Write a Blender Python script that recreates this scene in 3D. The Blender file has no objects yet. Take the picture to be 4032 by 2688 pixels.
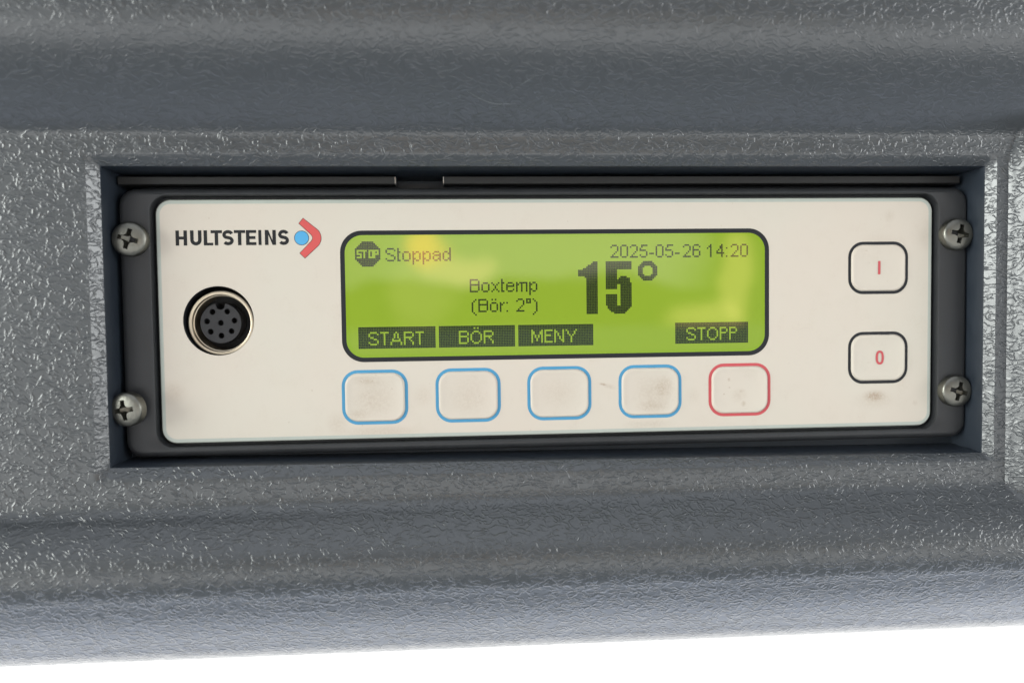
import bpy, bmesh, math, random
from mathutils import Vector, Matrix

random.seed(7)
MM = 0.001
C = bpy.context.scene.collection
sc = bpy.context.scene

# ------------------------------------------------------------------ camera
# millimetres, X right, Y into the panel, Z up; faceplate front lies at Y = 0
CAM = Vector((-19.587, -149.161, 1.293))
RIGHT = Vector((0.99749722, -0.06948665, -0.01307284))
DOWN = Vector((-0.01579917, -0.03883171, -0.99912086))
FWD = Vector((0.06891792, 0.99682682, -0.03983235))
cd = bpy.data.cameras.new("camera")
cam = bpy.data.objects.new("camera", cd)
C.objects.link(cam)
m = Matrix.Identity(4)
for i in range(3):
    m[i][0], m[i][1], m[i][2], m[i][3] = RIGHT[i], -DOWN[i], -FWD[i], CAM[i] * MM
cam.matrix_world = m
cd.sensor_width = 36.0
cd.lens = 36.0 * 3000.0 / 4032.0
cd.clip_start = 0.005
cd.clip_end = 500.0
cd.dof.use_dof = True
cd.dof.focus_distance = 0.1495
cd.dof.aperture_fstop = 10.0
sc.camera = cam
sc.view_settings.view_transform = 'Standard'
sc.view_settings.look = 'None'
sc.view_settings.exposure = 1.9
sc.view_settings.gamma = 1.0
sc.cycles.max_bounces = 8
sc.cycles.sample_clamp_indirect = 6.0


# ------------------------------------------------------------------ node helper
class NT:
    def __init__(self, tree):
        self.t = tree
        tree.nodes.clear()

    def n(self, kind, ins=None, **props):
        nd = self.t.nodes.new(kind)
        for k, v in props.items():
            setattr(nd, k, v)
        for k, v in (ins or {}).items():
            self.set(nd, k, v)
        return nd

    def set(self, nd, k, v):
        s = nd.inputs[k]
        if isinstance(v, bpy.types.NodeSocket):
            self.t.links.new(v, s)
        elif isinstance(v, bpy.types.Node):
            self.t.links.new(v.outputs[0], s)
        else:
            s.default_value = v

    def math(self, op, a, b=0.0, c=None, clamp=False):
        ins = {0: a, 1: b}
        if c is not None:
            ins[2] = c
        return self.n('ShaderNodeMath', ins, operation=op, use_clamp=clamp).outputs[0]

    def smooth(self, v, a, b, lo=0.0, hi=1.0):
        nd = self.n('ShaderNodeMapRange', interpolation_type='SMOOTHSTEP')
        for k, x in zip(('Value', 'From Min', 'From Max', 'To Min', 'To Max'), (v, a, b, lo, hi)):
            self.set(nd, k, x)
        return nd.outputs[0]

    def mix(self, f, a, b):
        nd = self.n('ShaderNodeMix', data_type='RGBA', blend_type='MIX')
        self.set(nd, 0, f)
        self.set(nd, 6, a)
        self.set(nd, 7, b)
        return nd.outputs[2]

    def noise(self, vec, scale, detail=3.0, rough=0.5, dist=0.0):
        return self.n('ShaderNodeTexNoise', {'Vector': vec, 'Scale': scale, 'Detail': detail,
                                             'Roughness': rough, 'Distortion': dist})


def col(r, g, b):
    return (r, g, b, 1.0)


# ------------------------------------------------------------------ surroundings: soft daylight from both sides
W = bpy.data.worlds.new("World")
sc.world = W
W.use_nodes = True
w = NT(W.node_tree)
tc = w.n('ShaderNodeTexCoord')
DIR = tc.outputs['Generated']
total = None


def add_light(color, fac):
    global total
    c = w.n('ShaderNodeVectorMath', {0: color[:3], 'Scale': fac}, operation='SCALE').outputs[0]
    total = c if total is None else w.n('ShaderNodeVectorMath', {0: total, 1: c}, operation='ADD').outputs[0]


def lobe(d, inner, outer, color):
    d = Vector(d).normalized()
    dot = w.n('ShaderNodeVectorMath', {0: DIR, 1: d}, operation='DOT_PRODUCT').outputs['Value']
    add_light(color, w.smooth(dot, math.cos(math.radians(outer)), math.cos(math.radians(inner))))


sep = w.n('ShaderNodeSeparateXYZ', {0: DIR})
dx, dy, dz = sep.outputs
wn = w.noise(DIR, 7.0, 2.0, 0.5)
wsep = w.n('ShaderNodeSeparateXYZ', {0: wn.outputs['Color']})
gu0 = w.math('DIVIDE', dx, w.math('MAXIMUM', w.math('MULTIPLY', dy, -1.0), 0.05))
gv0 = w.math('DIVIDE', dz, w.math('MAXIMUM', w.math('MULTIPLY', dy, -1.0), 0.05))
gu = w.math('MULTIPLY_ADD', w.math('SUBTRACT', wsep.outputs[0], 0.5), 0.11, gu0)
gv_ = w.math('MULTIPLY_ADD', w.math('SUBTRACT', wsep.outputs[1], 0.5), 0.09, gv0)
infront = w.smooth(dy, -0.55, -0.80)


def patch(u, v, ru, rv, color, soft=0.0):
    """soft coloured patch painted into the world to reflect in the screen"""
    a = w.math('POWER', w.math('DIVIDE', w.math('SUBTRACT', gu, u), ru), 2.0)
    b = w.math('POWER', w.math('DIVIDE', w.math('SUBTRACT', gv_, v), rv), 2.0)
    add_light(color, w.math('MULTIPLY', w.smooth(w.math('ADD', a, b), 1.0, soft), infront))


add_light((0.27, 0.29, 0.32), w.math('ADD', 1.0, 0.0))
add_light((0.22, 0.225, 0.235), w.smooth(dy, 0.2, -0.6))
lobe((0.0, -1.0, 0.14), 14, 32, (-0.26, -0.31, -0.38))                # light taken out ahead for the brown photographer, shaped to darken flat faces
lobe((-0.90, -0.44, 0.0), 7, 28, (18.5, 19.3, 18.5))                   # open side, left
lobe((0.88, -0.48, 0.05), 6, 19, (12.5, 12.9, 12.9))                    # open side, right
lobe((0.0, -0.55, 0.83), 15, 42, (0.9, 0.95, 1.05))                     # fill light added overhead to brighten the panel
# band of light painted into the world for the screen's reflection, darker below it
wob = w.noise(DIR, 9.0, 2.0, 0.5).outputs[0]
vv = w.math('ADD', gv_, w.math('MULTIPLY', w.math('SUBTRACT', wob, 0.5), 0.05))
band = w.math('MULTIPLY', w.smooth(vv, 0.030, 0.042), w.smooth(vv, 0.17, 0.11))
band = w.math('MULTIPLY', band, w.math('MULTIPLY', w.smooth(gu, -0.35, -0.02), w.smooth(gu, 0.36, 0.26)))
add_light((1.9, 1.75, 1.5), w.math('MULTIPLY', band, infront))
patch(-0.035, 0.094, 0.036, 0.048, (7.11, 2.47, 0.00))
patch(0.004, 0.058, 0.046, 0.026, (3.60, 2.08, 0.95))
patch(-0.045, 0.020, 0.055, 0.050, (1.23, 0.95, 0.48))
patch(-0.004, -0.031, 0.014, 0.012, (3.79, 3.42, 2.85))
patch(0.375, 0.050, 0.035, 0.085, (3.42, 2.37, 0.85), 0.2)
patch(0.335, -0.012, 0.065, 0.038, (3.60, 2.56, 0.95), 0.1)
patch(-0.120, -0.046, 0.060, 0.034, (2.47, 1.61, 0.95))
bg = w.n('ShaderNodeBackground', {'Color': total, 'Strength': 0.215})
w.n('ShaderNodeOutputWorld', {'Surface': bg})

sun = bpy.data.lights.new("sun", 'SUN')
sun.energy = 5.0
sun.angle = math.radians(0.5)
sun.color = (1.0, 0.97, 0.93)
so = bpy.data.objects.new("sun", sun)
C.objects.link(so)
so.rotation_euler = Vector((-0.15, -0.72, -0.68)).to_track_quat('-Z', 'Y').to_euler()


# ------------------------------------------------------------------ materials
def mat(name, base=(0.5, 0.5, 0.5), rough=0.5, metal=0.0, spec=0.5):
    M = bpy.data.materials.new(name)
    M.use_nodes = True
    t = NT(M.node_tree)
    b = t.n('ShaderNodeBsdfPrincipled', {'Base Color': col(*base), 'Roughness': rough, 'Metallic': metal,
                                         'Specular IOR Level': spec})
    t.n('ShaderNodeOutputMaterial', {'Surface': b.outputs[0]})
    return M, t, b


def obj_vec(t):
    o = t.n('ShaderNodeTexCoord').outputs['Object']
    return t.n('ShaderNodeVectorMath', {0: o, 'Scale': 1000.0}, operation='SCALE').outputs[0]   # in mm


def grain_material():
    M, t, b = mat('grained_plastic', (0.052, 0.055, 0.060), 0.33, 0.0, 1.0)
    uv = t.n('ShaderNodeUVMap').outputs[0]            # millimetres along the surface
    wob = t.noise(uv, 0.35, 2.0, 0.5)
    off = t.n('ShaderNodeVectorMath', {0: wob.outputs['Color'], 1: (0.5, 0.5, 0.5)}, operation='SUBTRACT').outputs[0]
    off = t.n('ShaderNodeVectorMath', {0: off, 'Scale': 2.6}, operation='SCALE').outputs[0]
    p = t.n('ShaderNodeVectorMath', {0: uv, 1: off}, operation='ADD').outputs[0]
    mp = t.n('ShaderNodeMapping', {'Vector': p, 'Scale': (0.52, 1.0, 1.0), 'Rotation': (0, 0, math.radians(14))}).outputs[0]

    def worm(shift, scale, wd):
        q_ = t.n('ShaderNodeVectorMath', {0: mp, 1: shift}, operation='ADD').outputs[0]
        nn = t.noise(q_, scale, 0.5, 0.4).outputs[0]
        d_ = t.math('ABSOLUTE', t.math('SUBTRACT', nn, 0.5))
        return t.smooth(d_, 0.0, wd, 1.0, 0.0)

    brk = t.smooth(t.noise(uv, 0.6, 1.0, 0.5).outputs[0], 0.34, 0.54)
    brk2 = t.smooth(t.noise(uv, 0.5, 1.0, 0.5).outputs[0], 0.62, 0.44)
    r1 = t.math('MULTIPLY', worm((0, 0, 0), 0.84, 0.080), brk)
    r2 = t.math('MULTIPLY', worm((37.3, 11.9, 0), 0.95, 0.080), brk2)
    ridge = t.math('MAXIMUM', r1, r2)
    fine = t.noise(mp, 1.0, 2.0, 0.5).outputs[0]
    micro = t.noise(uv, 5.0, 2.0, 0.5).outputs[0]
    h = t.math('MULTIPLY_ADD', fine, 0.55, ridge)
    h = t.math('MULTIPLY_ADD', micro, 0.05, h)
    # the mould grain is shallower on the sloping upper roll
    vv = t.n('ShaderNodeSeparateXYZ', {0: uv}).outputs[1]
    roll = t.math('MULTIPLY', t.smooth(vv, -28.0, -34.0), t.smooth(vv, -52.0, -48.5))
    h = t.math('MULTIPLY', h, t.math('MULTIPLY_ADD', roll, -0.50, 1.0))
    bp = t.n('ShaderNodeBump', {'Height': h, 'Strength': 1.0, 'Distance': 0.060 * MM})
    t.set(b, 'Normal', bp)
    mott = t.noise(uv, 0.05, 3.0, 0.6).outputs[0]
    t.set(b, 'Base Color', t.mix(mott, col(0.028, 0.032, 0.035), col(0.036, 0.040, 0.044)))
    return M


GRAIN = grain_material()


def satin(name, base, rough, bump=0.01, scale=5.0, spec=0.5, metal=0.0, var=0.15):
    M, t, b = mat(name, base, rough, metal, spec)
    v = obj_vec(t)
    n1 = t.noise(v, scale, 3.0, 0.6).outputs[0]
    n2 = t.noise(v, 0.25, 3.0, 0.6).outputs[0]
    t.set(b, 'Normal', t.n('ShaderNodeBump', {'Height': n1, 'Strength': 1.0, 'Distance': bump * MM}))
    lo = [c * (1 - var) for c in base]
    hi = [min(1, c * (1 + var)) for c in base]
    t.set(b, 'Base Color', t.mix(n2, col(*lo), col(*hi)))
    t.set(b, 'Roughness', t.smooth(n2, 0.2, 0.8, rough - 0.05, rough + 0.08))
    return M


WALL = satin('smooth_grey_plastic', (0.019, 0.025, 0.034), 0.40, 0.012, 3.0)
FRAME = satin('black_frame_plastic', (0.019, 0.020, 0.022), 0.46, 0.02, 4.0)
BLACK = satin('black_print', (0.010, 0.011, 0.014), 0.5, 0.004, 6.0, spec=0.3)
INK = satin('black_ink', (0.013, 0.013, 0.014), 0.6, 0.003, 6.0, spec=0.25)
RED = satin('red_ink', (0.52, 0.070, 0.066), 0.55, 0.003, 6.0, var=0.08)
REDLINE = satin('red_line_ink', (0.47, 0.065, 0.075), 0.55, 0.003, 6.0, var=0.08)
BLUE = satin('blue_line_ink', (0.05, 0.245, 0.42), 0.55, 0.003, 6.0, var=0.10)
SKYBLUE = satin('blue_ink', (0.06, 0.31, 0.56), 0.55, 0.003, 6.0, var=0.06)
EDGE = satin('clear_foil_edge', (0.36, 0.385, 0.345), 0.4, 0.003, 4.0, var=0.06)
STEEL = satin('worn_steel', (0.185, 0.182, 0.160), 0.38, 0.05, 1.6, metal=1.0, var=0.35)
SLEEVE = satin('black_sleeve_metal', (0.009, 0.009, 0.009), 0.55, 0.004, 5.0)
BARE = satin('bare_metal_edge', (0.6, 0.6, 0.58), 0.35, 0.01, 4.0, metal=1.0)
BRASS = satin('nickel_brass', (0.60, 0.52, 0.40), 0.40, 0.02, 1.5, metal=1.0, var=0.25)
INSERT = satin('black_insert', (0.018, 0.018, 0.020), 0.35, 0.004, 5.0)
PIT = satin('dark_pin_hole', (0.006, 0.006, 0.007), 0.4, 0.002, 5.0)
SCRATCH = satin('pale_scratch', (0.13, 0.14, 0.14), 0.5, 0.01, 5.0)


def foil(name, spots, dirt):
    """cream printed foil; spots = (x, z, rx, rz, strength, rot) of grime and one painted shadow in mm"""
    M, t, b = mat(name, (0.66, 0.60, 0.50), 0.48, 0.0, 0.35)
    o = t.n('ShaderNodeNewGeometry').outputs['Position']
    v = t.n('ShaderNodeVectorMath', {0: o, 'Scale': 1000.0}, operation='SCALE').outputs[0]
    n0 = t.noise(v, 0.03, 3.0, 0.6).outputs[0]
    base = t.mix(t.smooth(n0, 0.3, 0.7), col(0.532, 0.490, 0.418), col(0.542, 0.480, 0.410))
    nb = t.noise(v, 0.22, 4.0, 0.65).outputs[0]
    nf = t.noise(v, 2.6, 4.0, 0.75).outputs[0]
    soil = t.math('MULTIPLY', t.smooth(nb, 0.48, 0.75), t.smooth(nf, 0.35, 0.75))
    acc = t.math('MULTIPLY', soil, dirt)
    speck = t.noise(v, 1.15, 1.0, 0.4).outputs[0]
    acc = t.math('ADD', acc, t.smooth(speck, 0.775, 0.80, 0.0, 0.35))
    for (x, z, rx, rz, s, rot) in spots:
        mp = t.n('ShaderNodeMapping', {'Vector': v, 'Location': (x, 0, z), 'Rotation': (0, math.radians(rot), 0),
                                       'Scale': (rx, 1000.0, rz)}, vector_type='TEXTURE').outputs[0]
        L = t.n('ShaderNodeVectorMath', {0: mp}, operation='LENGTH').outputs['Value']
        g = t.smooth(L, 0.0, 1.0, s, 0.0)
        acc = t.math('ADD', acc, t.math('MULTIPLY', g, t.smooth(nf, 0.30, 0.66, 0.25, 1.0)))
    acc = t.math('MULTIPLY', t.math('MINIMUM', acc, 0.95), 0.9)
    t.set(b, 'Base Color', t.mix(acc, base, col(0.33, 0.245, 0.175)))
    t.set(b, 'Roughness', t.smooth(nb, 0.3, 0.7, 0.42, 0.55))
    hi = t.noise(v, 3.2, 3.0, 0.6).outputs[0]
    t.set(b, 'Normal', t.n('ShaderNodeBump', {'Height': hi, 'Strength': 1.0, 'Distance': 0.012 * MM}))
    return M


FOIL = foil('cream_foil', [
    (8.7, -13.45, 1.1, 0.38, 1.1, 12), (10.0, -13.9, 1.9, 0.7, 0.45, 15),
    (64.6, -16.9, 3.0, 1.5, 0.95, 0), (64.8, -17.6, 5.5, 2.6, 0.35, 0),
    (-74.2, -13.4, 3.6, 3.0, 0.34, 0), (67.5, 19.5, 1.6, 1.8, 0.28, 0), (66.0, 14.5, 6.0, 2.2, 0.18, 10),  # first spot paints the soft shadow beside the lower left screw
    (-35.0, -21.8, 11.0, 1.6, 0.40, 0), (-27.0, -15.0, 2.6, 3.0, 0.25, 0), (-43.5, -20.0, 3.0, 3.2, 0.30, 0),
    (73.2, -18.5, 0.8, 0.8, 0.4, 0), (27.0, -16.0, 2.2, 2.6, 0.22, 0), (18.0, -21.6, 7.0, 1.4, 0.30, 0),
    (-38.5, 2.0, 0.1, 0.1, 0.1, 0)], 0.22)
KEYFOIL = foil('worn_key_foil', [
    (-36.3, -15.2, 6.5, 5.6, 0.35, 0), (-37.5, -11.8, 4.2, 1.4, 0.43, 5), (-39.5, -18.4, 3.0, 1.6, 0.41, 0),
    (-18.0, -15.4, 6.2, 5.4, 0.29, 0), (0.0, -15.0, 6.2, 5.2, 0.25, 0),
    (19.2, -15.4, 5.6, 5.0, 0.43, 0), (21.0, -14.0, 2.6, 3.0, 0.43, 20), (18.6, -18.0, 4.5, 1.6, 0.43, 0),
    (36.2, -16.2, 2.4, 2.0, 0.29, 0), (37.2, -17.9, 0.7, 0.8, 0.87, 0), (34.2, -13.0, 0.45, 0.5, 1.00, 0),
    (34.3, -14.6, 0.3, 0.3, 1.00, 0), (33.2, -15.9, 0.28, 0.28, 1.00, 0), (36.9, -15.3, 0.9, 0.5, 0.43, 0)], 0.20)


def lcd(name, base, emit, rough=0.03):
    M, t, b = mat(name, base, rough, 0.0, 0.8)
    o = t.n('ShaderNodeNewGeometry').outputs['Position']
    v = t.n('ShaderNodeVectorMath', {0: o, 'Scale': 1000.0}, operation='SCALE').outputs[0]
    n = t.noise(v, 0.06, 2.0, 0.5).outputs[0]
    t.set(b, 'Base Color', t.mix(n, col(*[c * 0.94 for c in base]), col(*[min(1, c * 1.06) for c in base])))
    if emit:
        t.set(b, 'Emission Color', col(*emit))
        t.set(b, 'Emission Strength', 1.0)
    return M


SCREEN = lcd('lit_green_screen', (0.122, 0.195, 0.014), (0.036, 0.047, 0.003))
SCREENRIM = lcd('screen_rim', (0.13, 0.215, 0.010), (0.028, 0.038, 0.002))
DOT = lcd('dark_screen_dot', (0.008, 0.014, 0.006), (0.001, 0.002, 0.001))

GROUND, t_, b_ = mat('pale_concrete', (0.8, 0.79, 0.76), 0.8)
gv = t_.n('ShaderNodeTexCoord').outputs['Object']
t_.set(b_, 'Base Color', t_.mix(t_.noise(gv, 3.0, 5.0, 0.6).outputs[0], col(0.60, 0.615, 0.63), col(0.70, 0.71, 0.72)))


DARK_REFLECT, t_, b_ = mat('dark_reflection_tone', (0.2, 0.22, 0.25), 0.85)  # dark tone stands in for shaded ground
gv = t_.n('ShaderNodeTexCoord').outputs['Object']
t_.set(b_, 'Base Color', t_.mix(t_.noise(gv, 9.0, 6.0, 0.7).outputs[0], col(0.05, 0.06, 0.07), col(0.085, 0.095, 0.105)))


BLUE_BOUNCE, t_, b_ = mat('blue_bounce_tone', (0.4, 0.45, 0.52), 0.8)  # bluish tone chosen to bounce cool light onto the lower housing
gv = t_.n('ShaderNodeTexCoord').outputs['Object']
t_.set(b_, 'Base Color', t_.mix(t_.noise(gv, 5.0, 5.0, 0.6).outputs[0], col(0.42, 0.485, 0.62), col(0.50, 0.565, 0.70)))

PALE_BOUNCE, t_, b_ = mat('pale_bounce_tone', (0.3, 0.3, 0.3), 0.85)  # pale tone chosen to lift reflections near the upper crest
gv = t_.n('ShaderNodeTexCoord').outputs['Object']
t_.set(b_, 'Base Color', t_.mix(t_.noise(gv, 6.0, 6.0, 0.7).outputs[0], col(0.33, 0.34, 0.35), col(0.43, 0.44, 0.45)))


# ------------------------------------------------------------------ mesh helpers (all in mm)
def build(name, verts, faces, material, parent=None, smooth=None, uvs=None, face_mats=None, loc=None):
    me = bpy.data.meshes.new(name)
    L = Vector(loc) if loc else Vector((0, 0, 0))
    me.from_pydata([(Vector(v) - L) * MM for v in verts], [], faces)
    bm = bmesh.new()
    bm.from_mesh(me)
    if uvs is None:
        bmesh.ops.recalc_face_normals(bm, faces=bm.faces)
    bm.to_mesh(me)
    bm.free()
    mats = material if isinstance(material, (list, tuple)) else [material]
    for x in mats:
        me.materials.append(x)
    if face_mats:
        for p_, k in zip(me.polygons, face_mats):
            p_.material_index = k
    if uvs:
        lay = me.uv_layers.new(name="UVMap")
        for l in me.loops:
            lay.data[l.index].uv = uvs[l.vertex_index]
    if smooth is not None:
        for p_ in me.polygons:
            p_.use_smooth = True
        me.set_sharp_from_angle(angle=math.radians(smooth))
    ob = bpy.data.objects.new(name, me)
    C.objects.link(ob)
    ob.location = L * MM
    if parent:
        ob.parent = parent
        ob.location = (L - Vector([c / MM for c in parent_loc(parent)])) * MM
    return ob


def parent_loc(p):
    v = Vector((0, 0, 0))
    while p:
        v = v + p.location
        p = p.parent
    return v


def tag(o, label=None, cat=None, kind=None, group=None):
    for k, v in (('label', label), ('category', cat), ('kind', kind), ('group', group)):
        if v:
            o[k] = v
    return o


def rr(cx, cz, w_, h_, r, y, n=8):
    """rounded rectangle loop, counter-clockwise seen from the front"""
    pts = []
    r = max(r, 0.001)
    for (sx, sz, a0) in ((1, 1, 0), (-1, 1, 90), (-1, -1, 180), (1, -1, 270)):
        for k in range(n + 1):
            a = math.radians(a0 + 90.0 * k / n)
            pts.append((cx + sx * (w_ / 2 - r) + r * math.cos(a), y, cz + sz * (h_ / 2 - r) + r * math.sin(a)))
    return pts


def circle(cx, cz, r, y, n=64):
    return [(cx + r * math.cos(2 * math.pi * k / n), y, cz + r * math.sin(2 * math.pi * k / n)) for k in range(n)]


def loft(loops, cap_first=False, cap_last=False):
    v, f = [], []
    n = len(loops[0])
    for lp in loops:
        v += lp
    for i in range(len(loops) - 1):
        for k in range(n):
            a, b = i * n + k, i * n + (k + 1) % n
            f.append((a, b, b + n, a + n))
    if cap_first:
        f.append(tuple(range(n)))
    if cap_last:
        f.append(tuple(range((len(loops) - 1) * n, len(loops) * n)))
    return v, f


def plate(outer, holes):
    """flat face at one Y with holes"""
    bm = bmesh.new()
    edges = []
    for lp in [outer] + holes:
        vs = [bm.verts.new(p_) for p_ in lp]
        for k in range(len(vs)):
            edges.append(bm.edges.new((vs[k], vs[(k + 1) % len(vs)])))
    bmesh.ops.triangle_fill(bm, use_beauty=True, use_dissolve=False, edges=edges)
    bm.verts.index_update()
    v = [tuple(x.co) for x in bm.verts]
    f = [tuple(x.index for x in fc.verts) for fc in bm.faces]
    bm.free()
    return v, f


def join(*parts):
    v, f = [], []
    for pv, pf in parts:
        o = len(v)
        v += list(pv)
        f += [tuple(i + o for i in q) for q in pf]
    return v, f


def empty(name, loc):
    o = bpy.data.objects.new(name, None)
    o.empty_display_size = 0.01
    o.location = Vector(loc) * MM
    C.objects.link(o)
    return o


# ------------------------------------------------------------------ ground far below and behind, with unseen strips added for reflections
g = build('dark_reflection_strip', [(-60000, -2000, -1300), (60000, -2000, -1300), (60000, -260, -1300), (-60000, -260, -1300)],
          [(0, 1, 2, 3)], DARK_REFLECT)  # unseen strip added in place of shade, darkens the upper roll's reflections
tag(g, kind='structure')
g = build('dark_reflection_strip', [(-60000, -60000, -1300), (60000, -60000, -1300), (60000, -11000, -1300), (-60000, -11000, -1300)],
          [(0, 1, 2, 3)], DARK_REFLECT)  # far strip added to keep bright ground out of the screen's reflection
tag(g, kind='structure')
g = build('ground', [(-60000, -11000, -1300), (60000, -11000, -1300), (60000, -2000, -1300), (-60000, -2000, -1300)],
          [(0, 1, 2, 3)], PALE_BOUNCE)  # unseen pale strip, added to brighten reflections on the housing
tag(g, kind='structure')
g = build('blue_bounce_strip', [(-60000, -260, -1300), (60000, -260, -1300), (60000, 300, -1300), (-60000, 300, -1300)],
          [(0, 1, 2, 3)], BLUE_BOUNCE)  # unseen blue strip, added to brighten and tint the lower housing
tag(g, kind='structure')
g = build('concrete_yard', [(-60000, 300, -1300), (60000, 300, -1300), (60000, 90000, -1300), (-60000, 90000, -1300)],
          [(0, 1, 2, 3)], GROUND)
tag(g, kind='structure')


# ------------------------------------------------------------------ housing shell
def lerp(a, b, t):
    return a + (b - a) * t


def zline(zl, zr, x):
    return lerp(zl, zr, max(-0.2, min(1.2, (x + 95.0) / 178.0)))


def bez(p0, p1, p2, p3, n):
    out = []
    for i in range(1, n + 1):
        t = i / n
        u = 1 - t
        out.append(tuple(u ** 3 * a + 3 * u * u * t * b + 3 * u * t * t * c + t ** 3 * d
                         for a, b, c, d in zip(p0, p1, p2, p3)))
    return out


OPEN_L, OPEN_R = -83.95, 83.72
CH_L, CH_R = -85.75, 85.05
# profile from the top down: (z at left, z at right, d towards the viewer)
prof = [(z, z, d) for z, d in ((170, 6.0), (140, 10.5), (115, 13.8), (96, 16.2), (82, 17.6), (74, 18.2), (66, 18.7), (60, 18.9), (56.5, 18.98), (54.5, 19.0), (52.8, 19.0))]
prof += [(z, z, d) for z, d in bez((52.8, 19.0), (46.8, 18.95), (41.8, 14.6), (36.3, 9.0), 26)]
prof += [(z, z, d) for z, d in bez((36.3, 9.0), (35.1, 7.8), (34.5, 7.05), (33.3, 7.0), 6)]
prof += [(32.3, 32.3, 7.0), (31.3, 31.3, 7.0), (30.5, 30.5, 6.97)]
i_ct = len(prof)
prof += [(30.2, 30.2, 6.9), (29.3, 29.3, 6.2), (28.45, 28.45, 5.45)]
i_ot = len(prof) - 1
for k in range(1, 28):
    t = k / 28
    prof.append((lerp(28.45, -26.45, t), lerp(28.45, -28.0, t), 7.0))
prof += [(-26.45, -28.0, 5.45), (-27.5, -28.6, 6.2), (-28.5, -29.3, 6.9)]
i_ob = len(prof) - 3
i_cb = len(prof) - 1
prof += [(-28.8, -29.6, 6.97), (-29.8, -30.4, 7.0), (-31.2, -31.6, 7.0)]
b1 = bez((-32.4, 7.0), (-34.0, 7.0), (-34.6, 7.6), (-35.6, 8.6), 7)
prof += [(-32.4, -32.4, 7.0)] + [(z, z, d) for z, d in b1]
b2 = bez((-35.6, 8.6), (-39.0, 12.0), (-41.2, 13.95), (-44.6, 14.0), 14)
tail = []
for k in range(1, 9):                    # crest turning down
    a = math.radians(33.0 * k / 8)
    tail.append((-44.6 - 9.5 * math.sin(a), 14.0 - 9.5 * (1 - math.cos(a))))
z0_, d0_ = tail[-1]
for k in range(1, 13):                   # long face looking at the ground, bellied a little
    t = k / 12
    tail.append((z0_ - 11.2 * t, d0_ - 11.2 * t * math.tan(math.radians(33.0)) + 0.5 * math.sin(math.pi * t)))
z0_, d0_ = tail[-1]
for k in range(1, 21):                   # under edge rolling away
    a = math.radians(33.0 + 110.0 * k / 20)
    tail.append((z0_ + 13.0 * (math.sin(math.radians(33)) - math.sin(a)), d0_ + 13.0 * (math.cos(a) - math.cos(math.radians(33)))))
prof += [(z + 0.3, z - 0.3, d) for z, d in b2]
i_crest = len(prof)
prof += [(z + 0.3, z - 0.3, d) for z, d in tail]

xs = [-260, -230, -200, -175, -155, -140, -130, -126, -122, -118, -114, -110]
x = -107.0
while x < -86.9:
    xs.append(x)
    x += 1.0
xs += [CH_L - 0.6, CH_L, -84.8, OPEN_L]
x = -83.0
while x < 83.2:
    xs.append(x)
    x += 1.0
xs += [OPEN_R, 84.35, CH_R, 85.5]
x = 86.0
while x < 99:
    xs.append(round(x, 2))
    x += 0.35
xs += [99.5, 101, 104, 108, 114, 120, 130, 145, 165, 190, 220, 260]
NX, NS = len(xs), len(prof)
jL, jR = xs.index(OPEN_L), xs.index(OPEN_R)
arc = [-(170 - 82) - 1.2]
for k in range(1, NS):
    a, b = prof[k - 1], prof[k]
    arc.append(arc[-1] + math.hypot((a[0] + a[1] - b[0] - b[1]) / 2, a[2] - b[2] if not (i_ot < k <= i_ob) else 0))


def right_rim(x, z=0.0):
    """the raised rim to the right of the opening"""
    t = max(0.0, min(1.0, (x - 87.5 - 0.035 * max(0.0, z - 27.0) ** 2) / 6.0))
    return 7.0 + 4.3 * (math.sin(t * math.pi / 2) if t < 1 else 1.0)


def smax(a, b, k=1.2):
    hh = max(k - abs(a - b), 0.0) / k
    return max(a, b) + hh * hh * k * 0.25


arcx = [0.0]
xprof = []
for x in xs:
    if CH_L <= x <= OPEN_L:
        d = 7.0 - 1.55 * (x - CH_L) / (OPEN_L - CH_L)
    elif OPEN_R <= x <= CH_R:
        d = 5.45 + 1.55 * (x - OPEN_R) / (CH_R - OPEN_R)
    else:
        d = right_rim(x)
    xprof.append(d)
for k in range(1, NX):
    inside = jL < k <= jR
    arcx.append(arcx[-1] + math.hypot(xs[k] - xs[k - 1], 0 if inside else xprof[k] - xprof[k - 1]))
V, UV = [], []
for i, x in enumerate(xs):
    for k, (zl, zr, d) in enumerate(prof):
        z = zline(zl, zr, x)
        if x <= OPEN_L and i_ct <= k <= i_cb or x >= OPEN_R and i_ct <= k <= i_cb:
            # beside the opening: chamfer by the distance to its side
            dist = (OPEN_L - x) / (OPEN_L - CH_L) if x <= OPEN_L else (x - OPEN_R) / (CH_R - OPEN_R)
            side = 5.45 + 1.5 * min(1.0, max(0.0, dist))
            if k == i_ct or k == i_cb:
                d = 6.95
            elif i_ot <= k <= i_ob:
                d = side if dist < 1 else 7.0
            else:
                d = max(6.2, side)
        if x > 86 and k < i_crest:
            dr = right_rim(x, z)
            if k < i_crest:
                f_ = max(0.0, min(1.0, (z + 47.0) / 16.0))
                f_ = f_ * f_ * (3 - 2 * f_)
                d = smax(d, lerp(7.0, dr, f_)) if dr > 7.0 else d
        V.append((x, -d, z))
        UV.append((arcx[i], -arc[k]))
F = []
for i in range(NX - 1):
    for k in range(NS - 1):
        if jL <= i < jR and i_ot <= k < i_ob:
            continue
        a = i * NS + k
        F.append((a, a + 1, a + NS + 1, a + NS))

housing = empty('equipment_housing', (0, -7, 0))
tag(housing, 'dark grey grained plastic housing with a deep rectangular recess around the control panel', 'housing')
shell = build('shell', V, F, GRAIN, housing, smooth=32, uvs=UV)


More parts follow.
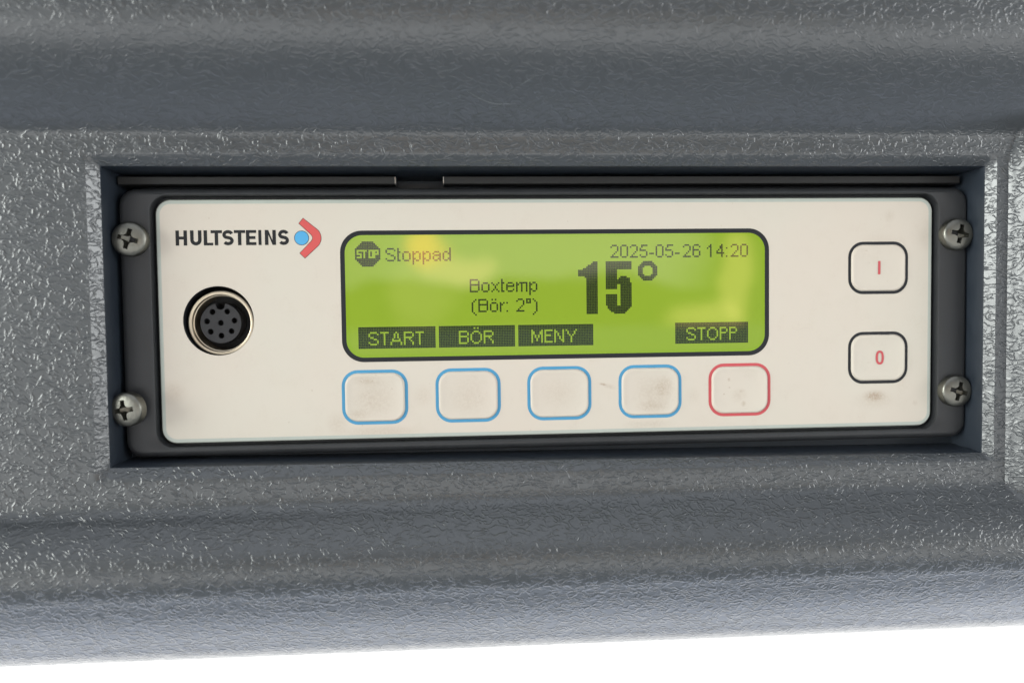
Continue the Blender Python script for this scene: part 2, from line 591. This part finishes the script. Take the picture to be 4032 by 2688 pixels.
def surf_d(x, z):
    best = min(range(NS), key=lambda k: abs(zline(prof[k][0], prof[k][1], x) - z))
    k2 = best + 1 if zline(prof[best][0], prof[best][1], x) > z else best - 1
    za, zb = (zline(prof[q][0], prof[q][1], x) for q in (best, k2))
    t = 0 if abs(za - zb) < 1e-6 else (z - za) / (zb - za)
    return lerp(prof[best][2], prof[k2][2], max(0, min(1, t)))


def low_floor(inset):
    # shallow floor at the sides and below, deep behind the slotted sleeve
    return [(x, 9.0 if z > 24.0 else 3.4, z) for x, y, z in open_loop(inset, 0.0)]


def open_loop(inset, d):
    xl, xr = OPEN_L + inset, OPEN_R - inset
    pts = []
    n = 40
    for k in range(n):
        x = lerp(xl, xr, k / n)
        pts.append((x, -d, 28.45 - inset))
    zr_ = zline(-26.45, -28.0, xr) + inset
    zl_ = zline(-26.45, -28.0, xl) + inset
    for k in range(10):
        pts.append((xr, -d, lerp(28.45 - inset, zr_, k / 10)))
    for k in range(n):
        x = lerp(xr, xl, k / n)
        pts.append((x, -d, lerp(zr_, zl_, k / n)))
    for k in range(10):
        pts.append((xl, -d, lerp(zl_, 28.45 - inset, k / 10)))
    return pts


v, f = loft([open_loop(0.0, 5.45), open_loop(0.12, 5.15), open_loop(0.25, 1.0), low_floor(0.4), low_floor(3.6), open_loop(3.7, -9.05)], cap_last=True)
build('recess_wall', v, f, WALL, housing, smooth=30)


def scratch(pts, wd):
    vs, fs = [], []
    n = len(pts)
    for i, (x, z) in enumerate(pts):
        a, b = pts[max(0, i - 1)], pts[min(n - 1, i + 1)]
        tx, tz = b[0] - a[0], b[1] - a[1]
        l = math.hypot(tx, tz) or 1
        ww = wd * (0.35 + 0.65 * math.sin(math.pi * (i + 0.5) / n)) / 2
        for s in (-1, 1):
            xx, zz = x - s * tz / l * ww, z + s * tx / l * ww
            vs.append((xx, -surf_d(xx, zz) - 0.06, zz))
    for i in range(n - 1):
        fs.append((2 * i, 2 * i + 1, 2 * i + 3, 2 * i + 2))
    build('scratch', vs, fs, SCRATCH, housing)


# ------------------------------------------------------------------ control panel
PANEL = empty('control_panel', (0, 0, 0))
tag(PANEL, 'cream fronted temperature controller with lit green screen, screwed into the recess of the housing', 'control panel')

# black frame
fx, fz, fw, fh = 0.25, -0.25, 166.6, 50.9
loops = [rr(fx, fz, fw, fh, 3.2, 3.35), rr(fx, fz, fw, fh, 3.2, 0.4), rr(fx, fz, fw - 0.3, fh - 0.3, 3.1, -0.4),
         rr(fx, fz, fw - 1.1, fh - 1.1, 2.8, -1.0), rr(fx, fz, fw - 2.4, fh - 2.4, 2.4, -1.2),
         rr(0, 0, 155.0, 48.2, 3.4, -1.2), rr(0, 0, 154.5, 47.7, 3.2, -1.05), rr(0, 0, 154.3, 47.5, 3.1, -0.6), rr(0, 0, 154.3, 47.5, 3.1, 1.4), rr(0, 0, 152.0, 45.3, 2.4, 1.42)]
v, f = loft(loops)
build('frame', v, f, FRAME, PANEL, smooth=40)

# slotted sleeve edge above the frame
def sleeve_bar(x0, x1, metal_right, metal_left):
    vs, fs = [], []
    for x in (x0, x1):
        vs += [(x, 3.35, 26.0), (x, 0.15, 26.0), (x, 0.0, 26.12), (x, 0.0, 27.38), (x, 0.15, 27.5), (x, 3.35, 27.5)]
    for k in range(6):
        fs.append((k, (k + 1) % 6, 6 + (k + 1) % 6, 6 + k))
    fs += [tuple(range(6)), tuple(range(6, 12))]
    return vs, fs


va, fa = sleeve_bar(-83.2, -31.5, 1, 0)
vb, fb = sleeve_bar(-22.1, 82.2, 0, 1)
v, f = join((va, fa), (vb, fb))
v, f = join((v, f), sleeve_bar(-31.5, -31.36, 0, 0), sleeve_bar(-22.24, -22.1, 0, 0))
build('slotted_sleeve', v, f, [SLEEVE, BARE], PANEL, smooth=20, face_mats=[0] * 16 + [1] * 16)

# faceplate with a hole for the socket
HX, HZ, HR = -65.4, 0.15, 6.62
PW, PH = 153.0, 46.23
outer = rr(0, 0, PW - 1.5, PH - 1.5, 2.0, 0.0)
face = build('faceplate', *plate(outer, [circle(HX, HZ, HR, 0.0)]), FOIL, PANEL)
v, f = loft([rr(0, 0, PW - 1.5, PH - 1.5, 2.0, 0.0), rr(0, 0, PW - 0.3, PH - 0.3, 2.6, 0.0), rr(0, 0, PW, PH, 2.75, 0.12), rr(0, 0, PW, PH, 2.75, 1.3)])
build('foil_edge', v, f, EDGE, face, smooth=30)


# brand lettering: strokes as flat shapes 20 microns proud of the foil
def box2(x0, x1, z0, z1):
    return [(x0, z0), (x1, z0), (x1, z1), (x0, z1)]


def ribbon2(pts, wd, closed=False):
    """flat ribbon round a centre line -> quads (list of 4-point polygons)"""
    n = len(pts)
    L_, R_ = [], []
    for i in range(n):
        a = pts[i - 1] if (i > 0 or closed) else pts[i]
        b = pts[(i + 1) % n] if (i < n - 1 or closed) else pts[i]
        tx, tz = b[0] - a[0], b[1] - a[1]
        l = math.hypot(tx, tz) or 1
        nx, nz = -tz / l, tx / l
        L_.append((pts[i][0] + nx * wd / 2, pts[i][1] + nz * wd / 2))
        R_.append((pts[i][0] - nx * wd / 2, pts[i][1] - nz * wd / 2))
    return [[L_[i], L_[(i + 1) % n], R_[(i + 1) % n], R_[i]] for i in range(n if closed else n - 1)]


def flat(polys, y):
    v, f = [], []
    for p_ in polys:
        o = len(v)
        v += [(a, y, b) for a, b in p_]
        f.append(tuple(range(o, o + len(p_))))
    return v, f


def glyph(ch, x0, x1, z0, z1, s):
    w_, h_ = x1 - x0, z1 - z0
    if ch == 'I':
        return [box2(x0, x1, z0, z1)]
    if ch == 'H':
        zm = (z0 + z1) / 2
        return [box2(x0, x0 + s, z0, z1), box2(x1 - s, x1, z0, z1), box2(x0 + s, x1 - s, zm - s * 0.42, zm + s * 0.42)]
    if ch == 'L':
        return [box2(x0, x0 + s, z0, z1), box2(x0 + s, x1, z0, z0 + s * 0.85)]
    if ch == 'T':
        xm = (x0 + x1) / 2
        return [box2(x0, x1, z1 - s * 0.85, z1), box2(xm - s / 2, xm + s / 2, z0, z1 - s * 0.85)]
    if ch == 'E':
        q = s * 0.85
        zm = (z0 + z1) / 2
        return [box2(x0, x0 + s, z0, z1), box2(x0 + s, x1, z1 - q, z1), box2(x0 + s, x1, z0, z0 + q),
                box2(x0 + s, x1 - 0.08 * w_, zm - q / 2, zm + q / 2)]
    if ch == 'N':
        return [box2(x0, x0 + s, z0, z1), box2(x1 - s, x1, z0, z1),
                [(x0 + s, z1), (x0 + s, z1 - s * 1.35), (x1 - s, z0), (x1 - s, z0 + s * 1.35)]]
    if ch == 'U':
        r = (w_ - s) / 2
        c = (x0 + s / 2 + r, z0 + s / 2 + r)
        pts = [(x0 + s / 2, z1), (x0 + s / 2, lerp(c[1], z1, .5))] + \
              [(c[0] + r * math.cos(a), c[1] + r * math.sin(a)) for a in [math.pi * (1 + k / 14) for k in range(15)]] + \
              [(x1 - s / 2, lerp(c[1], z1, .5)), (x1 - s / 2, z1)]
        return ribbon2(pts, s)
    if ch == 'S':
        rx, rz = (w_ - s) / 2, (h_ - s * 0.9) / 4
        cx = (x0 + x1) / 2
        ct, cb = z1 - s * 0.45 - rz, z0 + s * 0.45 + rz
        pts = [(cx + rx * math.cos(a), ct + rz * math.sin(a)) for a in [math.radians(18 + k * 12) for k in range(0, 19)]]
        pts += [(cx + rx * math.cos(a), cb + rz * math.sin(a)) for a in [math.radians(66 - k * 12) for k in range(0, 19)]]
        return ribbon2(pts, s * 0.95)
    return []


polys = []
q = lambda px: -72.94 + (px - 238) / 55.25          # pixel column of the wordmark -> mm
for ch, a, b in zip('HULTSTEINS', (238, 387, 525, 597, 716, 836, 960, 1088, 1155, 1292),
                    (356, 504, 595, 715, 834, 953, 1067, 1120, 1270, 1406)):
    zo = lerp(0.0, 0.0, (a - 238) / 1168)
    if ch == 'L':
        b = 622
    x0, x1 = q(a), q(b)
    z0, z1 = 14.50 + zo, 17.36 + zo
    s = 0.66
    if ch == 'L':       # the bar of the L tucks under the T
        polys += [box2(x0, x0 + s, z0, z1), box2(x0 + s, q(622), z0, z0 + 0.5)]
    else:
        polys += glyph(ch, x0, x1, z0, z1, s)
build('lettering', *flat(polys, -0.02), INK, face)

# emblem: blue disc and red chevron with thin black outlines
def chevron(grow):
    gx = grow
    o = [(-49.86, 18.57), (-49.07, 19.52)]
    cx, cz, r = -48.02, 15.80, 2.24
    # outer side with a rounded nose
    arcpts = []
    for k in range(0, 13):
        a = math.radians(42 - k * 7.0)
        arcpts.append((cx + r * math.cos(a), cz + r * math.sin(a)))
    o += arcpts + [(-48.88, 11.99), (-49.80, 12.89)]
    ip = [(-47.62, 15.16), (-47.38, 15.55), (-47.34, 15.80), (-47.38, 16.06), (-47.62, 16.44)]
    loop = o + ip
    if not grow:
        return loop
    n = len(loop)
    out = []
    for i in range(n):
        a, b, c = Vector(loop[i - 1]), Vector(loop[i]), Vector(loop[(i + 1) % n])
        e1, e2 = (b - a).normalized(), (c - b).normalized()
        n1, n2 = Vector((-e1.y, e1.x)), Vector((-e2.y, e2.x))
        nn = (n1 + n2)
        nn = nn.normalized() / max(0.5, math.sqrt(max(0.05, (1 + n1.dot(n2)) / 2)))
        out.append(tuple(b + nn * gx))
    return out


def poly_fill(loop, y):
    bm = bmesh.new()
    vs = [bm.verts.new((a, y, b)) for a, b in loop]
    es = [bm.edges.new((vs[k], vs[(k + 1) % len(vs)])) for k in range(len(vs))]
    bmesh.ops.triangle_fill(bm, use_beauty=True, edges=es)
    bm.verts.index_update()
    out = [tuple(x_.co) for x_ in bm.verts], [tuple(y_.index for y_ in fc.verts) for fc in bm.faces]
    bm.free()
    return out


emblem = build('emblem', *join(poly_fill(chevron(0.085), -0.02), plate(circle(-49.44, 15.80, 1.40, -0.02, 40), [])), INK, PANEL)
build('chevron', *poly_fill(chevron(0), -0.04), RED, emblem)
build('disc', *plate(circle(-49.44, 15.80, 1.30, -0.04, 40), []), SKYBLUE, emblem)

# ------------------------------------------------------------------ round socket
socket = empty('socket', (HX, 0, HZ))
socket.parent = PANEL
socket.location = Vector((HX, 0, HZ)) * MM
v, f = loft([circle(HX, HZ, HR, 0.0), circle(HX, HZ, HR - 0.02, 0.15), circle(HX, HZ, HR - 0.02, 6.0)], cap_last=True)
build('socket_well', v, f, BLACK, socket, smooth=40)
rx_, rz_ = -65.2, -0.30
prof_ring = [(6.24, 5.8), (6.24, 1.15), (6.16, 0.95), (6.02, 0.86), (5.72, 0.84), (5.56, 0.9), (5.46, 1.1), (5.42, 1.7), (5.30, 1.75), (5.26, 3.4), (5.22, 5.8)]
v, f = loft([circle(rx_, rz_, r, y, 96) for r, y in prof_ring])
build('threaded_ring', v, f, BRASS, socket, smooth=30)
ix, iz, ir, iy = -65.62, -0.30, 3.86, 2.0
# insert outline with a keyway at the top
loop = []
NI = 120
for k in range(NI):
    a = 2 * math.pi * k / NI + math.pi / 2 + 0.235
    if a < math.pi / 2 + 2 * math.pi - 0.235:
        loop.append((ix + ir * math.cos(a), iz + ir * math.sin(a)))
for k in range(1, 12):
    a = math.radians(180 * k / 12)
    kx, kz, kr = ix, iz + ir - 0.42, 0.86
    loop.append((kx + kr * math.cos(a), kz - kr * math.sin(a)))
pins = [((px - 685) / 52.7, (1187 - pz) / 52.7) for px, pz in
        ((605, 1072), (752, 1070), (548, 1167), (822, 1163), (685, 1185), (582, 1273), (790, 1270), (688, 1315))]
PR = 0.57
holes = [circle(ix + a, iz + b, PR, iy, 24) for a, b in pins]
side = loft([[(a, iy, b) for a, b in loop], [(ix + (a - ix) * 1.015, iy + 0.12, iz + (b - iz) * 1.015) for a, b in loop],
             [(ix + (a - ix) * 1.015, 5.6, iz + (b - iz) * 1.015) for a, b in loop]])
insert = build('insert', *join(plate([(a, iy, b) for a, b in loop], holes), side), INSERT, socket, smooth=25)
for a, b in pins:
    v, f = loft([circle(ix + a, iz + b, PR, iy, 24), circle(ix + a, iz + b, PR * 0.82, iy + 0.16, 24),
                 circle(ix + a, iz + b, PR * 0.78, iy + 2.2, 24)], cap_last=True)
    build('pin_hole', v, f, PIT, insert, smooth=30)

# ------------------------------------------------------------------ screen
LX0, LZ0, DP = -39.40, 15.05, 0.3234
BX, BZ, BW, BH = 0.15, 4.46, 84.75, 25.35
screen = empty('screen', (BX, 0, BZ))
screen.parent = PANEL
screen.location = Vector((BX, 0, BZ)) * MM
v, f = loft([rr(BX, BZ, BW, BH, 4.2, -0.025, 14), rr(BX, BZ, BW - 1.74, BH - 1.74, 3.4, -0.025, 14)])
build('bezel', v, f, BLACK, screen)
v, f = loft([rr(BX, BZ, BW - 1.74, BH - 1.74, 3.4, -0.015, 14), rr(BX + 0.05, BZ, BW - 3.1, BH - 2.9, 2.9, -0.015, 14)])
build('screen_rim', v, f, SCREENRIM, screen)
v, f = plate(rr(BX + 0.05, BZ, BW - 3.1, BH - 2.9, 2.9, -0.015, 14), [])
build('lit_area', v, f, SCREEN, screen)

# dot-matrix glyphs, 8 rows (lower case may use 10); written as rows of #/.
G = {
 'S': ".####. #....# #..... .##... ...##. .....# #....# .####.",
 't': "#. #. ## #. #. #. #. ##",
 'o': "..... ..... .###. #...# #...# #...# #...# .###.",
 'p': "..... ..... #.##. ##..# #...# #...# ##..# #.##. #.... #....",
 'a': "..... ..... .###. #...# .#### #...# #..## .##.#",
 'd': "....# ....# .##.# #..## #...# #...# #..## .##.#",
 'B': "#####. #....# #....# ###### #....# #....# #....# #####.",
 'x': "..... ..... #...# .#.#. ..#.. ..#.. .#.#. #...#",
 'e': "..... ..... .###. #...# ##### #.... #...# .###.",
 'm': "....... ....... #.##### ##.#..# #..#..# #..#..# #..#..# #..#..#",
 '(': "..# .#. #.. #.. #.. #.. #.. #.. .#. ..#",
 ')': "#.. .#. ..# ..# ..# ..# ..# ..# .#. #..",
 'ö': ".#.#. ..... .###. #...# #...# #...# #...# .###.",
 'r': "... ... #.# ##. #.. #.. #.. #..",
 ':': ". . # . . . . #",
 '2': ".###. #...# ....# ....# ...#. ..#.. .#... #####",
 '0': ".###. #...# #...# #...# #...# #...# #...# .###.",
 '5': ".#### .#... #.... ####. ....# ....# #...# .###.",
 '6': ".###. #...# #.... ####. #...# #...# #...# .###.",
 '1': "..# .## #.# ..# ..# ..# ..# ..#",
 '4': "...#. ..##. ..##. .#.#. #..#. ##### ...#. ...#.",
 '-': "... ... ... ... ... ###",
 '°': "### #.# ###",
 'T': "##### ..#.. ..#.. ..#.. ..#.. ..#.. ..#.. ..#..",
 'A': "...#... ..#.#.. ..#.#.. ..#.#.. .#...#. .#####. #.....# #.....#",
 'R': "#####. #....# #....# #####. #..#.. #...#. #....# #....#",
 'b': "#####. #....# #....# #####. #....# #....# #....# #####.",
 'Ö': "..###.. .#...#. #.....# #.....# #.....# #.....# .#...#. ..###..",
 'O': "..###.. .#...#. #.....# #.....# #.....# #.....# .#...#. ..###..",
 'M': "#.....# ##...## ##...## #.#.#.# #.#.#.# #..#..# #..#..# #.....#",
 'E': "##### #.... #.... ####. #.... #.... #.... #####",
 'N': "#....# ##...# #.#..# #.#..# #..#.# #..#.# #...## #....#",
 'Y': "#.....# .#...#. .#...#. ..#.#.. ...#... ...#... ...#... ...#...",
 'P': "####. #...# #...# ####. #.... #.... #.... #....",
}


def put(cells, ch, c, r):
    for j, row in enumerate(G[ch].split()):
        for i, k in enumerate(row):
            if k == '#':
                cells.add((c + i, r + j))


def dots(name, cells):
    v, f = [], []
    e = DP * 0.035
    for (c, r) in sorted(cells):
        x0, z1 = LX0 + c * DP, LZ0 - r * DP
        o = len(v)
        v += [(x0 + e, -0.03, z1 - DP + e), (x0 + DP - e, -0.03, z1 - DP + e), (x0 + DP - e, -0.03, z1 - e), (x0 + e, -0.03, z1 - e)]
        f.append((o, o + 1, o + 2, o + 3))
    return build(name, v, f, DOT, screen)


# stop sign
cells = set()
for r in range(15):
    k = min(r, 14 - r)
    ins = max(0, 4 - k)
    for c in range(ins, 15 - ins):
        cells.add((c, r))
tiny = {'S': "### #.. ### ..# ###", 'T': "### .#. .#. .#. .#.", 'O': "### #.# #.# #.# ###", 'P': "### #.# ### #.. #.."}
for ch, c0 in zip('STOP', (1, 4, 8, 11)):
    for j, row in enumerate(tiny[ch].split()):
        for i, k in enumerate(row):
            if k == '#':
                cells.discard((c0 + i, 5 + j))
cells |= {(7, r) for r in range(5, 10)}
dots('stop_symbol', cells)

cells = set()
for ch, c in zip('Stoppad', (18, 25, 28, 34, 40, 46, 52)):
    put(cells, ch, c, 4)
dots('status_text', cells)
cells = set()
for ch, c in zip('Boxtemp', (68, 75, 81, 87, 90, 96, 104)):
    put(cells, ch, c, 23)
dots('temperature_caption', cells)
cells = set()
for ch, c in zip('(Bör:2°)', (69, 73, 80, 86, 90, 96, 102, 106)):
    put(cells, ch, c, 35)
dots('setpoint_text', cells)
cells = set()
for ch, c in zip('2025-05-26', (154, 160, 166, 172, 178, 182, 188, 194, 199, 205)):
    put(cells, ch, c, 3)
for ch, c in zip('14:20', (214, 220, 226, 229, 235)):
    put(cells, ch, c, 3)
dots('date_and_time', cells)

cells = set()
one = ["9-11", "8-11", "6-11", "5-11", "3-11", "0-11", "0-11", "0-11", "0-11", "4-11"] + ["5-11"] * 22
for r, s in enumerate(one):
    a, b = map(int, s.split('-'))
    cells |= {(134 + c, 13 + r) for c in range(a, b + 1)}
five = ["0-15"] * 5 + ["0-6"] * 4 + ["0-6,9-12", "0-6,8-14", "0-14", "0-14", "0-6,7-15", "0-6,9-15", "0-6,9-15", "0-6,9-15"] + ["9-15"] * 3 + \
       ["0-6,9-15"] * 7 + ["1-15", "1-14", "2-13", "3-12", "5-11"]
for r, s in enumerate(five):
    for seg in s.split(','):
        a, b = map(int, seg.split('-'))
        cells |= {(151 + c, 13 + r) for c in range(a, b + 1)}
for r in range(12):
    for c in range(12):
        dd = math.hypot(c - 5.5, r - 5.5)
        if 3.3 < dd < 6.15:
            cells.add((171 + c, 13 + r))
dots('temperature_digits', cells)


def soft_key(name, c0, c1, letters):
    box = {(c, r) for c in range(c0, c1 + 1) for r in range(51, 64)}
    cut = set()
    for ch, c in letters:
        put(cut, ch, c, 54)
        if ch == 'Ö':
            cut |= {(c + 2, 52), (c + 4, 52)}
    dots(name, box - cut)


soft_key('soft_key_start', 1, 46, zip('START', (7, 14, 20, 28, 35)))
soft_key('soft_key_setpoint', 49, 94, zip('bÖR', (61, 68, 76)))
soft_key('soft_key_menu', 97, 142, zip('MENY', (105, 113, 119, 126)))
soft_key('soft_key_stop', 194, 239, zip('STOPP', (201, 208, 214, 222, 228)))


# ------------------------------------------------------------------ membrane keys
def key(name, cx, cz, w_, h_, ring_mat, label):
    r = 3.1
    t = 0.60
    loops = [rr(cx, cz, w_ - 2 * t, h_ - 2 * t, r - t, 0.0), rr(cx, cz, w_ - 2 * t - 0.12, h_ - 2 * t - 0.12, r - t, -0.16),
             rr(cx, cz, w_ - 2 * t - 0.36, h_ - 2 * t - 0.36, r - t - 0.1, -0.36), rr(cx, cz, w_ - 2 * t - 0.8, h_ - 2 * t - 0.8, r - t - 0.25, -0.42),
             rr(cx, cz, w_ - 2 * t - 1.3, h_ - 2 * t - 1.3, r - t - 0.4, -0.36), rr(cx, cz, w_ - 2 * t - 3.2, h_ - 2 * t - 3.2, 1.2, -0.24),
             rr(cx, cz, (w_ - 2 * t) * 0.3, (h_ - 2 * t) * 0.3, 0.8, -0.20)]
    v, f = loft(loops, cap_last=True)
    k = build(name, v, f, KEYFOIL, PANEL, smooth=60)
    k['label'] = label
    v, f = loft([rr(cx, cz, w_, h_, r, -0.02), rr(cx, cz, w_ - 2 * t, h_ - 2 * t, r - t, -0.02)])
    build('key_outline', v, f, ring_mat, k)
    return k


BLW, BLH = 12.75, 10.63
key('membrane_key', -36.1, -15.06, BLW, BLH, BLUE, 'blue outlined key below START, dirtiest along its top edge')
key('membrane_key', -18.0, -15.05, BLW, BLH, BLUE, 'blue outlined key with a smooth worn face')
key('membrane_key', 0.0, -15.03, BLW, BLH, BLUE, 'blue outlined key with a light smudge')
key('membrane_key', 18.2, -15.04, BLW, BLH, BLUE, 'blue outlined key with a grimy brown face')
key('membrane_key', 36.45, -15.06, BLW, BLH, REDLINE, 'red outlined key with dark specks')
k1 = key('power_key', 65.2, 9.05, 12.55, 10.55, BLACK, 'black outlined key marked with a red bar')
k0 = key('power_key', 65.25, -9.12, 12.55, 10.55, BLACK, 'black outlined key marked with a red zero')
build('bar_symbol', *flat([box2(65.03, 65.53, 7.73, 10.42)], -0.29), REDLINE, k1)
pts = []
for k in range(40):
    a = 2 * math.pi * k / 40
    ca, sa = math.cos(a), math.sin(a)
    pts.append((65.5 + 0.62 * math.copysign(abs(ca) ** 0.8, ca), -9.1 + 1.19 * math.copysign(abs(sa) ** 0.8, sa)))
build('zero_symbol', *flat(ribbon2(pts, 0.46, True), -0.29), REDLINE, k0)


# ------------------------------------------------------------------ screws
def screw_mesh(ang):
    NR, NA = 44, 144
    R0, H, HS = 3.2, 2.25, 1.35
    v, f = [], []
    ca, sa = math.cos(ang), math.sin(ang)

    def height(r, a):
        t = r / R0
        h = HS + (H - HS) * math.sqrt(max(0.0, 1 - t ** 2.6))
        x, z = r * math.cos(a), r * math.sin(a)
        p, q_ = abs(x * ca + z * sa), abs(-x * sa + z * ca)
        mx, mn = max(p, q_), min(p, q_)
        wid = 0.40 + 0.55 * max(0.0, 1 - mx / 1.15) ** 1.3
        if mx < 1.85 and mn < wid:
            h -= 2.5 * (1 - 0.45 * mx / 1.85)
        return h

    v.append((0, -height(0, 0), 0))
    for i in range(1, NR + 1):
        r = R0 * (i / NR) ** 0.9
        if i == NR:
            r = R0
        for k in range(NA):
            a = 2 * math.pi * k / NA
            v.append((r * math.cos(a), -height(r, a), r * math.sin(a)))
    for r, y in ((R0, 0.0), (1.75, 0.0), (1.75, 7.0)):
        for k in range(NA):
            a = 2 * math.pi * k / NA
            v.append((r * math.cos(a), -y if y == 0 else y, r * math.sin(a)))
    for k in range(NA):
        f.append((0, 1 + k, 1 + (k + 1) % NA))
    for i in range(NR + 2):
        for k in range(NA):
            a, b = 1 + i * NA + k, 1 + i * NA + (k + 1) % NA
            f.append((a, a + NA, b + NA, b))
    return v, f


def screw(x, y, z, ang, tilt=(0, 0), label=None):
    v, f = screw_mesh(math.radians(ang))
    o = build('screw', v, f, STEEL, PANEL, smooth=38)
    o.location = Vector((x, y, z)) * MM
    o.rotation_euler = (math.radians(tilt[0]), 0, math.radians(tilt[1]))
    if label:
        o['label'] = label
    return o


screw(-80.4, -1.15, 15.55, 75)
screw(-81.0, -2.7, -15.95, 8, (2, -13), 'screw standing crooked and proud of the frame')
screw(80.3, -1.0, 15.5, 78, (0, 3))
screw(80.35, -1.0, -16.0, 75, (0, 3))

# wear on the sloping part of the shell
scratch([(-17.6 + k * 0.42, 40.2 - 2.0 * math.sin(min(1, k / 14) * 1.5) + 0.012 * k) for k in range(22)], 0.11)
scratch([(-8.2 + k * 0.4, 41.0 + k * 0.21) for k in range(7)], 0.09)
